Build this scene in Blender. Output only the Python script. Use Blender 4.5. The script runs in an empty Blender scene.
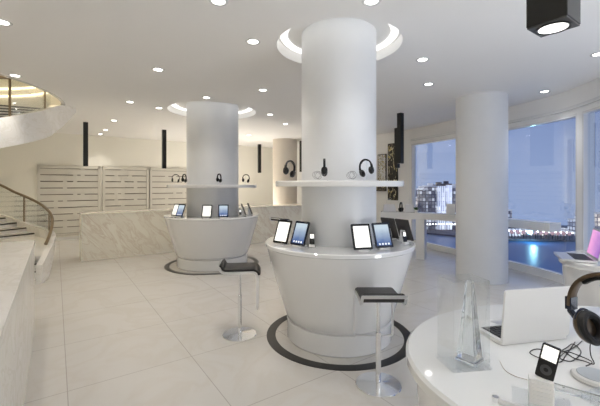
import bpy, bmesh, math, random
from mathutils import Vector, Matrix
R = math.radians
PI = math.pi
sc = bpy.context.scene
col = sc.collection

# ------------------------------------------------------------------ camera
F = 349.0            # focal length in pixels of a 600 px wide frame
cam_d = bpy.data.cameras.new('camera')
cam = bpy.data.objects.new('camera', cam_d)
col.objects.link(cam)
cam.location = (0, 0, 1.6)
cam.rotation_euler = (R(90), 0, 0)
cam_d.sensor_width = 36
cam_d.lens = F / 600 * 36
cam_d.shift_y = -18 / 600
cam_d.clip_start = 0.02
cam_d.clip_end = 2000
sc.camera = cam

# ------------------------------------------------------------------ world
w = bpy.data.worlds.new('dusk_sky')
sc.world = w
w.use_nodes = True
wn = w.node_tree.nodes
wl = w.node_tree.links
wn.clear()
wo = wn.new('ShaderNodeOutputWorld')
wb = wn.new('ShaderNodeBackground')
wt = wn.new('ShaderNodeTexCoord')
ws = wn.new('ShaderNodeSeparateXYZ')
wr = wn.new('ShaderNodeValToRGB')
wl.new(wt.outputs['Generated'], ws.inputs[0])
wl.new(ws.outputs['Z'], wr.inputs[0])
wl.new(wr.outputs[0], wb.inputs[0])
wl.new(wb.outputs[0], wo.inputs[0])
wr.color_ramp.elements[0].position = 0.0
wr.color_ramp.elements[0].color = (0.315, 0.39, 0.60, 1)
wr.color_ramp.elements[1].position = 0.35
wr.color_ramp.elements[1].color = (0.19, 0.255, 0.47, 1)
wb.inputs[1].default_value = 1.0

# ------------------------------------------------------------------ exposure
sc.view_settings.view_transform = 'Standard'
sc.view_settings.look = 'None'
sc.view_settings.gamma = 1
sc.view_settings.use_curve_mapping = False
sc.view_settings.exposure = 0.13
sc.cycles.max_bounces = 14
sc.cycles.diffuse_bounces = 12
sc.cycles.glossy_bounces = 5
sc.cycles.transmission_bounces = 10
sc.cycles.transparent_max_bounces = 16
sc.cycles.sample_clamp_indirect = 6
sc.cycles.use_denoising = True
WARM = (1.0, 0.93, 0.84)
NEUT = (1.0, 0.985, 0.97)
COOL = (0.92, 0.96, 1.0)
LAMP_W = 5.0        # one recessed downlight
COVE_E = 1.3         # cove rings around the columns
PEND_W = 1.5         # one pendant spot
def uplight(name, loc, size, power, color, rx=0.0, rz=0.0):
    # added broad soft fill with no fitting, out of view, thrown up at the ceiling
    ld = bpy.data.lights.new(name, 'AREA'); ld.shape = 'RECTANGLE'; ld.size, ld.size_y = size
    ld.energy = power; ld.color = color
    o = bpy.data.objects.new(name, ld); col.objects.link(o)
    o.location = loc; o.rotation_euler = (R(180) + rx, 0, rz)
uplight('fill_light_south', (0.8, -2.6, 0.9), (5.0, 1.6), 75, NEUT, R(14))
uplight('fill_light_window', (3.35, 0.9, 0.30), (0.7, 3.4), 84, COOL, R(-22), R(12))
uplight('fill_light_west', (-8.6, 3.0, 0.9), (1.4, 5.0), 115, WARM, 0, R(-35))
uplight('fill_light_desk', (-1.9, 10.9, 0.30), (2.8, 0.4), 75, WARM, 0, math.atan2(0.574, 0.819))

# ------------------------------------------------------------------ materials
MATS = {}
def mat(name, color=(0.8, 0.8, 0.8), rough=0.5, metal=0.0, emit=None, estr=0.0, spec=0.5, coat=0.0,
        trans=0.0, ior=1.45, noise=0.0, nscale=20.0, bump=0.0):
    if name in MATS:
        return MATS[name]
    m = bpy.data.materials.new(name)
    m.use_nodes = True
    nt = m.node_tree
    b = nt.nodes['Principled BSDF']
    b.inputs['Base Color'].default_value = (*color, 1)
    b.inputs['Roughness'].default_value = rough
    b.inputs['Metallic'].default_value = metal
    b.inputs['Specular IOR Level'].default_value = spec
    b.inputs['Coat Weight'].default_value = coat
    b.inputs['Coat Roughness'].default_value = 0.05
    b.inputs['Transmission Weight'].default_value = trans
    b.inputs['IOR'].default_value = ior
    if emit:
        b.inputs['Emission Color'].default_value = (*emit, 1)
        b.inputs['Emission Strength'].default_value = estr
    tc = nt.nodes.new('ShaderNodeTexCoord')
    n = nt.nodes.new('ShaderNodeTexNoise')
    n.inputs['Scale'].default_value = nscale
    nt.links.new(tc.outputs['Object'], n.inputs['Vector'])
    if noise:
        r = nt.nodes.new('ShaderNodeValToRGB')
        r.color_ramp.elements[0].position = 0.3
        r.color_ramp.elements[1].position = 0.7
        r.color_ramp.elements[0].color = (*[c * (1 - noise) for c in color], 1)
        r.color_ramp.elements[1].color = (*[min(1, c * (1 + noise * .4)) for c in color], 1)
        nt.links.new(n.outputs['Fac'], r.inputs[0])
        nt.links.new(r.outputs[0], b.inputs['Base Color'])
    if bump:
        bp = nt.nodes.new('ShaderNodeBump')
        bp.inputs['Strength'].default_value = bump
        bp.inputs['Distance'].default_value = 0.002
        nt.links.new(n.outputs['Fac'], bp.inputs['Height'])
        nt.links.new(bp.outputs[0], b.inputs['Normal'])
    MATS[name] = m
    return m

def clear_mat(name, tint, glossy=0.12, rough=0.02, edge=0.6):
    """thin clear pane: see-through with a Fresnel reflection"""
    m = bpy.data.materials.new(name)
    m.use_nodes = True
    nt = m.node_tree
    nt.nodes.clear()
    o = nt.nodes.new('ShaderNodeOutputMaterial')
    mix = nt.nodes.new('ShaderNodeMixShader')
    t = nt.nodes.new('ShaderNodeBsdfTransparent')
    g = nt.nodes.new('ShaderNodeBsdfGlossy')
    lw = nt.nodes.new('ShaderNodeLayerWeight')
    lw.inputs['Blend'].default_value = 0.25
    mr = nt.nodes.new('ShaderNodeMapRange')
    mr.inputs['To Min'].default_value = glossy * 0.3
    mr.inputs['To Max'].default_value = edge
    t.inputs[0].default_value = (*tint, 1)
    g.inputs[0].default_value = (0.95, 0.97, 1, 1)
    g.inputs['Roughness'].default_value = rough
    nt.links.new(lw.outputs['Fresnel'], mr.inputs[0])
    nt.links.new(mr.outputs[0], mix.inputs[0])
    nt.links.new(t.outputs[0], mix.inputs[1])
    nt.links.new(g.outputs[0], mix.inputs[2])
    nt.links.new(mix.outputs[0], o.inputs[0])
    MATS[name] = m
    return m

def marble_mat(name, base, vein, scale=1.0, rough=0.15, veins=0.5, angle=35):
    m = bpy.data.materials.new(name)
    m.use_nodes = True
    nt = m.node_tree
    b = nt.nodes['Principled BSDF']
    b.inputs['Roughness'].default_value = rough
    tc = nt.nodes.new('ShaderNodeTexCoord')
    mr = nt.nodes.new('ShaderNodeMapping')
    mr.inputs['Rotation'].default_value = (R(15), R(angle), R(10))
    nt.links.new(tc.outputs['Object'], mr.inputs[0])
    mp = nt.nodes.new('ShaderNodeMapping')
    mp.inputs['Scale'].default_value = (scale * 0.8, scale * 1.2, scale * 3.2)
    nt.links.new(mr.outputs[0], mp.inputs[0])
    n1 = nt.nodes.new('ShaderNodeTexNoise')
    n1.inputs['Scale'].default_value = 1.6
    n1.inputs['Detail'].default_value = 9
    n1.inputs['Roughness'].default_value = 0.62
    n1.inputs['Distortion'].default_value = 1.4
    nt.links.new(mp.outputs[0], n1.inputs['Vector'])
    r1 = nt.nodes.new('ShaderNodeValToRGB')
    e = r1.color_ramp.elements
    e[0].position = 0.0; e[0].color = (0, 0, 0, 1)
    e[1].position = 1.0; e[1].color = (0, 0, 0, 1)
    for p, v in ((0.44, 0.0), (0.5, 1.0), (0.54, 0.15), (0.62, 0.45), (0.7, 0.0)):
        k = e.new(p); k.color = (v, v, v, 1)
    nt.links.new(n1.outputs['Fac'], r1.inputs[0])
    n2 = nt.nodes.new('ShaderNodeTexNoise')
    n2.inputs['Scale'].default_value = 0.8
    n2.inputs['Detail'].default_value = 3
    nt.links.new(mp.outputs[0], n2.inputs['Vector'])
    mul = nt.nodes.new('ShaderNodeMath'); mul.operation = 'MULTIPLY'
    nt.links.new(r1.outputs[0], mul.inputs[0])
    nt.links.new(n2.outputs['Fac'], mul.inputs[1])
    mu2 = nt.nodes.new('ShaderNodeMath'); mu2.operation = 'MULTIPLY'
    mu2.inputs[1].default_value = veins * 1.6
    nt.links.new(mul.outputs[0], mu2.inputs[0])
    mx = nt.nodes.new('ShaderNodeMix'); mx.data_type = 'RGBA'
    mx.inputs[6].default_value = (*base, 1)
    mx.inputs[7].default_value = (*vein, 1)
    nt.links.new(mu2.outputs[0], mx.inputs[0])
    nt.links.new(mx.outputs[2], b.inputs['Base Color'])
    MATS[name] = m
    return m

white = mat('white_lacquer', (0.80, 0.80, 0.79), 0.16, coat=0.4)
column_white = mat('column_white', (0.755, 0.77, 0.79), 0.38, noise=0.02, nscale=3)
solid_white = mat('solid_surface_white', (0.79, 0.79, 0.785), 0.12, coat=0.6, noise=0.015, nscale=2)
top_gloss = mat('counter_top_gloss', (0.79, 0.80, 0.80), 0.06, coat=0.8)
wall_m = mat('wall_paint', (0.86, 0.84, 0.76), 0.6, noise=0.03, nscale=0.8)
wall_white = mat('wall_white', (0.87, 0.865, 0.85), 0.55, noise=0.02, nscale=1)
ceil_m = mat('ceiling_paint', (0.87, 0.86, 0.845), 0.7, noise=0.01, nscale=1)
beige = mat('beige_column_paint', (0.66, 0.60, 0.52), 0.5, noise=0.03, nscale=2)
black_m = mat('black_metal', (0.012, 0.012, 0.011), 0.35, noise=0.2, nscale=60)
black_inlay = mat('black_stone_inlay', (0.012, 0.011, 0.010), 0.3, noise=0.3, nscale=12)
leather = mat('black_leather', (0.022, 0.020, 0.019), 0.45, bump=0.5, nscale=180)
chrome = mat('chrome', (0.86, 0.87, 0.88), 0.12, 1.0)
satin = mat('satin_steel', (0.78, 0.78, 0.78), 0.28, 0.9)
bronze = mat('bronze_rail', (0.28, 0.22, 0.15), 0.3, 0.8)
dark_nose = mat('dark_nosing', (0.03, 0.025, 0.02), 0.5)
groove = mat('panel_shadow_gap', (0.22, 0.20, 0.17), 0.7)
panel_m = mat('panel_lacquer', (0.63, 0.605, 0.54), 0.4, noise=0.05, nscale=2.5)
plastic_black = mat('black_plastic', (0.015, 0.015, 0.016), 0.25, noise=0.2, nscale=80)
plastic_navy = mat('dark_navy_plastic', (0.018, 0.022, 0.04), 0.25)
brown_metal = mat('brown_metal', (0.12, 0.085, 0.055), 0.28, 0.75, noise=0.25, nscale=30)
cushion = mat('ear_cushion', (0.012, 0.011, 0.011), 0.55, bump=0.6, nscale=120)
plastic_white = mat('white_plastic', (0.82, 0.82, 0.81), 0.22, coat=0.3)
key_m = mat('key_plastic', (0.02, 0.02, 0.022), 0.4)
back_brown = mat('tablet_back', (0.07, 0.062, 0.055), 0.35, noise=0.1, nscale=40)
cable_m = mat('black_cable', (0.02, 0.018, 0.016), 0.45)
cable_w = mat('pale_cable', (0.62, 0.58, 0.54), 0.45)
leaf_m = mat('leaf_green', (0.06, 0.14, 0.04), 0.5, noise=0.4, nscale=30)
bag_m = mat('pale_bag', (0.72, 0.72, 0.73), 0.5, bump=0.3, nscale=60)
puck_top = mat('puck_inlay', (0.50, 0.54, 0.58), 0.2)
lamp_face = mat('lamp_face', (0.9, 0.9, 0.9), 0.4, emit=(1, 0.97, 0.92), estr=9)
cove_m = mat('cove_glow', (0.9, 0.9, 0.9), 0.4, emit=(1, 0.99, 0.96), estr=COVE_E)
strip_m = mat('warm_strip', (0.9, 0.8, 0.6), 0.4, emit=(1, 0.86, 0.62), estr=2.2)
screen_w = mat('screen_white', (0.8, 0.8, 0.78), 0.15, emit=(0.98, 0.96, 0.92), estr=0.66, noise=0.05, nscale=60)
glass_win = clear_mat('window_glass', (0.92, 0.95, 0.98), 0.08, 0.01, 0.25)
acrylic = clear_mat('clear_acrylic', (0.98, 0.985, 0.985), 0.12, 0.03, 0.3)
glass_rail = clear_mat('rail_glass', (0.95, 0.955, 0.94), 0.15, 0.02, 0.4)
crystal = mat('crystal', (0.96, 0.98, 0.98), 0.0, trans=1.0, ior=1.5)
marble_beige = marble_mat('beige_marble', (0.90, 0.865, 0.755), (0.62, 0.51, 0.39), 0.8, 0.14, 0.58, -48)
marble_pale = marble_mat('pale_marble', (0.87, 0.855, 0.83), (0.62, 0.58, 0.50), 1.0, 0.12, 0.45, -60)

def screen_mat(name, top, bottom, icons=True, axis='Z', lo=0.0, hi=1.0, estr=0.8):
    m = bpy.data.materials.new(name)
    m.use_nodes = True
    nt = m.node_tree
    b = nt.nodes['Principled BSDF']
    b.inputs['Roughness'].default_value = 0.12
    tc = nt.nodes.new('ShaderNodeTexCoord')
    sp = nt.nodes.new('ShaderNodeSeparateXYZ')
    nt.links.new(tc.outputs['Generated'], sp.inputs[0])
    n = nt.nodes.new('ShaderNodeTexNoise'); n.inputs['Scale'].default_value = 3
    nt.links.new(tc.outputs['Generated'], n.inputs['Vector'])
    ad = nt.nodes.new('ShaderNodeMath'); ad.operation = 'MULTIPLY_ADD'
    ad.inputs[1].default_value = 0.3
    nt.links.new(n.outputs['Fac'], ad.inputs[0])
    nt.links.new(sp.outputs[axis], ad.inputs[2])
    r = nt.nodes.new('ShaderNodeValToRGB')
    r.color_ramp.elements[0].position = 0.25; r.color_ramp.elements[0].color = (*bottom, 1)
    r.color_ramp.elements[1].position = 1.0; r.color_ramp.elements[1].color = (*top, 1)
    nt.links.new(ad.outputs[0], r.inputs[0])
    b.inputs['Base Color'].default_value = (0.02, 0.02, 0.02, 1)
    nt.links.new(r.outputs[0], b.inputs['Emission Color'])
    b.inputs['Emission Strength'].default_value = estr
    MATS[name] = m
    return m
screen_blue = screen_mat('screen_home', (0.62, 0.74, 0.84), (0.05, 0.13, 0.38))
screen_pink = screen_mat('screen_nebula', (0.75, 0.30, 0.62), (0.30, 0.10, 0.45), axis='X', estr=1.0)

# floor: rotated stone tiles with fine joints
def floor_mat():
    m = bpy.data.materials.new('floor_tiles'); m.use_nodes = True
    nt = m.node_tree; b = nt.nodes['Principled BSDF']
    tc = nt.nodes.new('ShaderNodeTexCoord')
    vr = nt.nodes.new('ShaderNodeVectorRotate'); vr.rotation_type = 'Z_AXIS'
    vr.inputs['Angle'].default_value = R(-35)
    nt.links.new(tc.outputs['Object'], vr.inputs['Vector'])
    va = nt.nodes.new('ShaderNodeVectorMath'); va.operation = 'ADD'
    va.inputs[1].default_value = (-0.075 + 0.965 * 20, -2.285 + 0.965 * 20, 0)
    nt.links.new(vr.outputs[0], va.inputs[0])
    br = nt.nodes.new('ShaderNodeTexBrick')
    br.offset = 0.0; br.squash = 1.0
    br.inputs['Scale'].default_value = 1.0
    br.inputs['Brick Width'].default_value = 0.965
    br.inputs['Row Height'].default_value = 0.965
    br.inputs['Mortar Size'].default_value = 0.0035
    br.inputs['Mortar Smooth'].default_value = 0.1
    br.inputs['Color1'].default_value = (0.60, 0.582, 0.553, 1)
    br.inputs['Color2'].default_value = (0.615, 0.597, 0.566, 1)
    br.inputs['Mortar'].default_value = (0.42, 0.40, 0.37, 1)
    nt.links.new(va.outputs[0], br.inputs['Vector'])
    n = nt.nodes.new('ShaderNodeTexNoise')
    n.inputs['Scale'].default_value = 1.4; n.inputs['Detail'].default_value = 8; n.inputs['Distortion'].default_value = 1.2
    nt.links.new(va.outputs[0], n.inputs['Vector'])
    rp = nt.nodes.new('ShaderNodeValToRGB')
    e = rp.color_ramp.elements
    e[0].position = 0.45; e[0].color = (1, 1, 1, 1)
    e[1].position = 0.6; e[1].color = (1, 1, 1, 1)
    k = e.new(0.51); k.color = (0.965, 0.95, 0.93, 1)
    nt.links.new(n.outputs['Fac'], rp.inputs[0])
    mx = nt.nodes.new('ShaderNodeMix'); mx.data_type = 'RGBA'; mx.blend_type = 'MULTIPLY'
    mx.inputs[0].default_value = 1.0
    nt.links.new(br.outputs['Color'], mx.inputs[6])
    nt.links.new(rp.outputs[0], mx.inputs[7])
    nt.links.new(mx.outputs[2], b.inputs['Base Color'])
    b.inputs['Roughness'].default_value = 0.15
    b.inputs['Specular IOR Level'].default_value = 0.55
    return m
floor_m = floor_mat()

# ------------------------------------------------------------------ helpers
def obj(name, bm, m, parent=None, smooth=True, bevel=0.0, loc=None):
    me = bpy.data.meshes.new(name)
    bmesh.ops.recalc_face_normals(bm, faces=bm.faces)
    bm.to_mesh(me); bm.free()
    if m: me.materials.append(m)
    o = bpy.data.objects.new(name, me)
    col.objects.link(o)
    if parent: o.parent = parent
    if loc: o.location = loc
    if smooth:
        for p in me.polygons: p.use_smooth = True
        try:
            me.set_sharp_from_angle(angle=R(32))
        except Exception:
            pass
    if bevel:
        bv = o.modifiers.new('bevel', 'BEVEL'); bv.width = bevel; bv.segments = 2; bv.limit_method = 'ANGLE'
        bv.harden_normals = False
    return o

def tag(o, label=None, cat=None, group=None, kind=None):
    if label: o['label'] = label
    if cat: o['category'] = cat
    if group: o['group'] = group
    if kind: o['kind'] = kind
    return o

def thing(name, label, cat, loc=(0, 0, 0), rz=0.0, group=None, kind=None):
    o = bpy.data.objects.new(name, None)
    o.empty_display_size = 0.1
    col.objects.link(o)
    o.location = loc; o.rotation_euler = (0, 0, rz)
    return tag(o, label, cat, group, kind)

def struct(name, bm, m, parent=None, **k):
    o = obj(name, bm, m, parent, **k)
    if parent is None: o['kind'] = 'structure'
    return o

def dup(root, loc, rz, label=None, group=None):
    r = root.copy(); col.objects.link(r); r.location = loc; r.rotation_euler = (0, 0, rz)
    if label: r['label'] = label
    if group: r['group'] = group
    for ch in list(root.children):
        c = ch.copy(); col.objects.link(c); c.parent = r
        for g in list(ch.children):
            d = g.copy(); col.objects.link(d); d.parent = c
    return r

def NB(): return bmesh.new()

def box(bm, c, s, rz=0.0, M=None):
    mtx = Matrix.Translation(Vector(c)) @ Matrix.Rotation(rz, 4, 'Z') @ Matrix.Diagonal((*s, 1))
    if M is not None: mtx = M @ mtx
    bmesh.ops.create_cube(bm, size=1, matrix=mtx)
    return bm

def lathe(bm, prof, c=(0, 0), seg=96, M=None, close=False):
    """prof: list of (radius, z)"""
    rings = []
    for r, z in prof:
        ring = []
        if r < 1e-5:
            v = Vector((c[0], c[1], z))
            if M is not None: v = M @ v
            ring = [bm.verts.new(v)]
        else:
            for i in range(seg):
                a = 2 * PI * i / seg
                v = Vector((c[0] + r * math.cos(a), c[1] + r * math.sin(a), z))
                if M is not None: v = M @ v
                ring.append(bm.verts.new(v))
        rings.append(ring)
    pairs = list(zip(rings[:-1], rings[1:]))
    if close: pairs.append((rings[-1], rings[0]))
    for a, b in pairs:
        for i in range(seg):
            j = (i + 1) % seg
            if len(a) == 1 and len(b) == 1: continue
            if len(a) == 1: bm.faces.new((a[0], b[i], b[j]))
            elif len(b) == 1: bm.faces.new((a[i], a[j], b[0]))
            else: bm.faces.new((a[i], a[j], b[j], b[i]))
    return bm

def cyl(bm, c, r, z0, z1, seg=32, M=None):
    return lathe(bm, [(0, z0), (r, z0), (r, z1), (0, z1)], c, seg, M)

def rrect(hw, hh, r, n=5):
    pts = []
    for cx, cy, a0 in ((hw - r, hh - r, 0), (-hw + r, hh - r, 90), (-hw + r, -hh + r, 180), (hw - r, -hh + r, 270)):
        for i in range(n + 1):
            a = R(a0 + 90 * i / n)
            pts.append((cx + r * math.cos(a), cy + r * math.sin(a)))
    return pts

def prism(bm, pts, z0, z1, M=None):
    lo = []; hi = []
    for x, y in pts:
        a = Vector((x, y, z0)); b = Vector((x, y, z1))
        if M is not None: a = M @ a; b = M @ b
        lo.append(bm.verts.new(a)); hi.append(bm.verts.new(b))
    n = len(pts)
    for i in range(n):
        j = (i + 1) % n
        bm.faces.new((lo[i], lo[j], hi[j], hi[i]))
    bm.faces.new(list(reversed(lo))); bm.faces.new(hi)
    return bm

def sweep(bm, path, section, up=Vector((0, 0, 1)), closed=False, caps=True):
    """section: list of (side, up) offsets"""
    path = [Vector(p) for p in path]
    n = len(path); rings = []
    prevu = up.copy()
    for i, p in enumerate(path):
        a = path[(i - 1) % n] if (closed or i > 0) else p
        b = path[(i + 1) % n] if (closed or i < n - 1) else p
        t = (b - a).normalized()
        u = prevu - t * prevu.dot(t)
        if u.length < 1e-4:
            u = Vector((1, 0, 0)) - t * t.x
        u.normalize()
        prevu = u if up is None or True else up
        s = t.cross(u)
        rings.append([bm.verts.new(p + s * x + u * y) for x, y in section])
    m = len(section)
    rng = range(n if closed else n - 1)
    for i in rng:
        a = rings[i]; b = rings[(i + 1) % n]
        for k in range(m):
            l = (k + 1) % m
            bm.faces.new((a[k], a[l], b[l], b[k]))
    if caps and not closed:
        bm.faces.new(rings[0]); bm.faces.new(list(reversed(rings[-1])))
    return bm

def circ(r, n=10):
    return [(r * math.cos(2 * PI * i / n), r * math.sin(2 * PI * i / n)) for i in range(n)]

def tube(bm, path, r, n=10, closed=False):
    return sweep(bm, path, circ(r, n), closed=closed)

def catmull(P, k=8):
    P = [Vector(p) for p in P]
    out = []
    for i in range(len(P) - 1):
        p0 = P[max(0, i - 1)]; p1 = P[i]; p2 = P[i + 1]; p3 = P[min(len(P) - 1, i + 2)]
        for j in range(k):
            t = j / k
            out.append(0.5 * ((2 * p1) + (p2 - p0) * t + (2 * p0 - 5 * p1 + 4 * p2 - p3) * t * t + (-p0 + 3 * p1 - 3 * p2 + p3) * t ** 3))
    out.append(P[-1])
    return out

def ribbon(bm, pts, z0, z1, th, side=1):
    """vertical band following plan points (x, y), given thickness to one side"""
    pts = [Vector((p[0], p[1])) for p in pts]
    n = len(pts); out = []
    for i, p in enumerate(pts):
        a = pts[max(0, i - 1)]; b = pts[min(n - 1, i + 1)]
        t = (b - a).normalized()
        out.append(p + Vector((t.y, -t.x)) * th * side)
    poly = [tuple(p) for p in pts] + [tuple(p) for p in reversed(out)]
    # quads strip per segment to stay clean
    V = {}
    for z in (z0, z1):
        V[z] = ([bm.verts.new((p.x, p.y, z)) for p in pts], [bm.verts.new((p.x, p.y, z)) for p in out])
    A0, B0 = V[z0]; A1, B1 = V[z1]
    for i in range(n - 1):
        bm.faces.new((A0[i], A0[i + 1], A1[i + 1], A1[i]))
        bm.faces.new((B0[i], B1[i], B1[i + 1], B0[i + 1]))
        bm.faces.new((A1[i], A1[i + 1], B1[i + 1], B1[i]))
        bm.faces.new((A0[i], B0[i], B0[i + 1], A0[i + 1]))
    bm.faces.new((A0[0], A1[0], B1[0], B0[0]))
    bm.faces.new((A0[-1], B0[-1], B1[-1], A1[-1]))
    return bm

def flat_with_holes(name, outer, holes, z, m, thick=0.0):
    cu = bpy.data.curves.new(name, 'CURVE'); cu.dimensions = '2D'; cu.fill_mode = 'BOTH'
    for ring in [outer] + holes:
        s = cu.splines.new('POLY'); s.points.add(len(ring) - 1)
        for p, q in zip(s.points, ring): p.co = (q[0], q[1], 0, 1)
        s.use_cyclic_u = True
    tmp = bpy.data.objects.new(name, cu); col.objects.link(tmp)
    dg = bpy.context.evaluated_depsgraph_get(); dg.update()
    me = bpy.data.meshes.new_from_object(tmp.evaluated_get(dg))
    bpy.data.objects.remove(tmp); bpy.data.curves.remove(cu)
    me.materials.clear(); me.materials.append(m)
    o = bpy.data.objects.new(name, me); col.objects.link(o); o.location.z = z
    o['kind'] = 'structure'
    return o

def circle_pts(c, r, n=96):
    return [(c[0] + r * math.cos(2 * PI * i / n), c[1] + r * math.sin(2 * PI * i / n)) for i in range(n)]

# ------------------------------------------------------------------ plan
H = 3.1
D1 = Vector((-0.574, 0.819)); D2 = Vector((0.819, 0.574))     # the two axes of the building
GA = math.atan2(0.574, 0.819)
def uv(u, v): return D2 * u + D1 * v                            # building coordinates -> world plan
C1 = (0.417, 3.777); C2 = (-1.778, 7.13); C3 = (3.11, 5.99); C4 = (2.86, 2.45)
SC = (-6.4, 5.2)                                                # centre of the spiral stair
STAIR_R = 2.26; HOLE_R = 2.36

wc = catmull([(3.0, 9.4, 0), (3.42, 8.35, 0), (3.80, 7.37, 0), (4.08, 6.5, 0), (4.25, 5.75, 0), (4.22, 5.15, 0),
              (4.10, 4.5, 0), (4.02, 3.9, 0), (3.97, 2.2, 0), (3.95, 0.2, 0), (3.93, -2.0, 0)], 8)
WIN = [(p.x, p.y) for p in wc]
corner_nw = uv(-4.6, 12.27)
corner_n = Vector((3.0, 9.4)) + D1 * 6.29
corner_sw = uv(-4.6, -3.2)
SOUTH = (3.93, -4.2)

outline = [(p[0], p[1]) for p in WIN] + [SOUTH, (0.0, -4.6), tuple(corner_sw), tuple(corner_nw), tuple(corner_n)]
fl = flat_with_holes('floor', outline, [], 0.0, floor_m)
ce = flat_with_holes('ceiling', outline, [circle_pts(C1, 0.667), circle_pts(C2, 0.87), circle_pts(SC, HOLE_R, 128)], H, ceil_m)

def wall(name, a, b, z0, z1, m, th=0.12, side=1):
    return struct(name, ribbon(NB(), [a, b], z0, z1, th, side), m, smooth=False)
wall('wall_back', tuple(corner_nw), tuple(corner_n), 0, H, wall_m, 0.15, -1)
wall('wall_right', tuple(corner_n), (3.0, 9.4), 0, H, wall_white, 0.15, -1)
wall('wall_left', tuple(corner_sw), tuple(corner_nw), 0, H, wall_m, 0.15, -1)
wall('wall_front', (0.0, -4.6), tuple(corner_sw), 0, H, wall_m, 0.15, -1)
wall('wall_entrance', SOUTH, (0.0, -4.6), 0, H, wall_white, 0.15, -1)
wall('wall_south', (3.93, -2.0), SOUTH, 0, H, wall_white, 0.15, -1)
struct('baseboard_back', ribbon(NB(), [tuple(corner_nw + D2 * .02 - D1 * .001), tuple(corner_n - D2 * .02 - D1 * .001)], 0, 0.09, 0.015, 1), wall_white, smooth=False)

# curved window wall: bulkhead above, sill below, posts between the panes
ZT = 2.70
struct('wall_bulkhead', ribbon(NB(), WIN, ZT, H, 0.18, -1), wall_white)
struct('trim_1', ribbon(NB(), WIN, 2.78, 2.83, 0.03, 1), white)
struct('trim_2', ribbon(NB(), WIN, 0.0, 0.10, 0.18, -1), white)
def win_slice(y_hi, y_lo):
    """the piece of the window line between two depths"""
    pts = []
    for (x0, y0), (x1, y1) in zip(WIN[:-1], WIN[1:]):
        if y0 >= y_hi >= y1:
            t = (y0 - y_hi) / (y0 - y1) if y0 != y1 else 0
            pts.append((x0 + (x1 - x0) * t, y_hi))
        if y_lo < y1 < y_hi: pts.append((x1, y1))
        if y0 >= y_lo >= y1:
            t = (y0 - y_lo) / (y0 - y1) if y0 != y1 else 0
            pts.append((x0 + (x1 - x0) * t, y_lo))
            break
    return pts
MULL = [9.40, 7.45, 5.29, 3.35, 1.2, -1.98]
for k in range(5):
    pts = win_slice(MULL[k] - (0.07 if k else 0.01), MULL[k + 1] + 0.07)
    t = thing('window_%d' % (k + 1), None, None, (0, 0, 0)); t['kind'] = 'structure'
    inner = [(p[0] + 0.07, p[1]) for p in pts]
    obj('window_pane', ribbon(NB(), inner, 0.12, ZT - 0.02, 0.010, 1), glass_win, t)
    fr = NB()
    ribbon(fr, pts, 0.10, 0.135, 0.10, -1)
    ribbon(fr, pts, ZT - 0.035, ZT, 0.10, -1)
    for p in (pts[0], pts[-1]):
        box(fr, (p[0] + 0.05, p[1], (0.1 + ZT) / 2), (0.10, 0.03, ZT - 0.1))
    obj('window_frame', fr, white, t)
for k, y in enumerate(MULL):
    if k == 0: continue
    p = win_slice(min(y + 0.001, 9.39), y - 0.02)[0]
    struct('trim_%d' % (k + 3), box(NB(), (p[0] + 0.085, p[1] - 0.01, (0.1 + ZT) / 2), (0.17, 0.125, ZT - 0.1)), wall_white, smooth=False)

# round recesses in the ceiling over the two island columns
for i, (C, ro, ri, r2, colr) in enumerate(((C1, 0.667, 0.555, 0.625, 0.40), (C2, 0.87, 0.72, 0.81, 0.515))):
    bm = NB()
    lathe(bm, [(ro, H), (ro, H + 0.12), (colr * 0.9, H + 0.12), (colr * 0.9, H + 0.14), (ro + 0.02, H + 0.14), (ro + 0.02, H)], C, 96)
    o = struct('ceiling_recess', bm, wall_white)
    t = thing('cove_light', 'glowing ring of light in the round ceiling recess above the %s column' % ('nearest' if i == 0 else 'far left'), 'light',
              (C[0], C[1], H + 0.10), group='cove lights around the columns')
    obj('glow_ring', lathe(NB(), [(ri, 0.0), (r2, 0.0), (r2, 0.018), (ri, 0.018)], (0, 0), 96, close=True), cove_m, t)

# ------------------------------------------------------------------ island columns with their counters
def column_body(name, C, r, z1, m=column_white, z0=0.0):
    o = struct(name, lathe(NB(), [(0, z0), (r, z0), (r, z1), (0, z1)], (0, 0), 128), m, loc=(C[0], C[1], 0))
    return o
column_body('column_near', C1, 0.40, H + 0.13)
column_body('column_far_left', C2, 0.515, H + 0.13)
column_body('column_by_window', C3, 0.40, H)
column_body('column_beige', (-0.50, 11.6), 0.40, H, beige)

def round_counter(C, rt, rb, rc, label, hole=True):
    t = thing('island_counter', label, 'counter', (C[0], C[1], 0))
    prof = [(0.0, 0.0), (rb, 0.0), (rb * 1.0, 0.19), (rb * 0.985, 0.20)]
    obj('plinth', lathe(NB(), [(rc, 0.0), (rb * .97, 0.0), (rb * .985, 0.012), (rb * .985, 0.195), (rb * .93, 0.205), (rc, 0.205)] if hole else
                        [(0, 0.0), (rb * .97, 0.0), (rb * .985, 0.012), (rb * .985, 0.195), (rb * .93, 0.205), (0, 0.205)], (0, 0), 128), solid_white, t)
    d = rt - rb
    pr = [(rc, 0.205), (rb * 0.95, 0.206), (rb * 0.95, 0.222), (rb * 1.0, 0.235), (rb + d * 0.14, 0.33), (rb + d * .34, 0.48), (rb + d * .56, 0.64), (rb + d * .76, 0.80),
          (rb + d * .90, 0.92), (rb + d * .93, 0.955), (rc, 0.955)]
    if not hole: pr = [(0, 0.205)] + pr[1:-1] + [(0, 0.955)]
    obj('body', lathe(NB(), pr, (0, 0), 128), solid_white, t)
    q = 0.0 if not hole else rc
    obj('counter_top', lathe(NB(), [(q, 0.956), (rt - .012, 0.956), (rt, 0.964), (rt, 0.992), (rt - .008, 1.0), (q, 1.0)], (0, 0), 128, close=hole), top_gloss, t)
    return t
round_counter(C1, 0.79, 0.565, 0.405, 'glossy white flared round counter wrapped around the nearest column')
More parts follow.
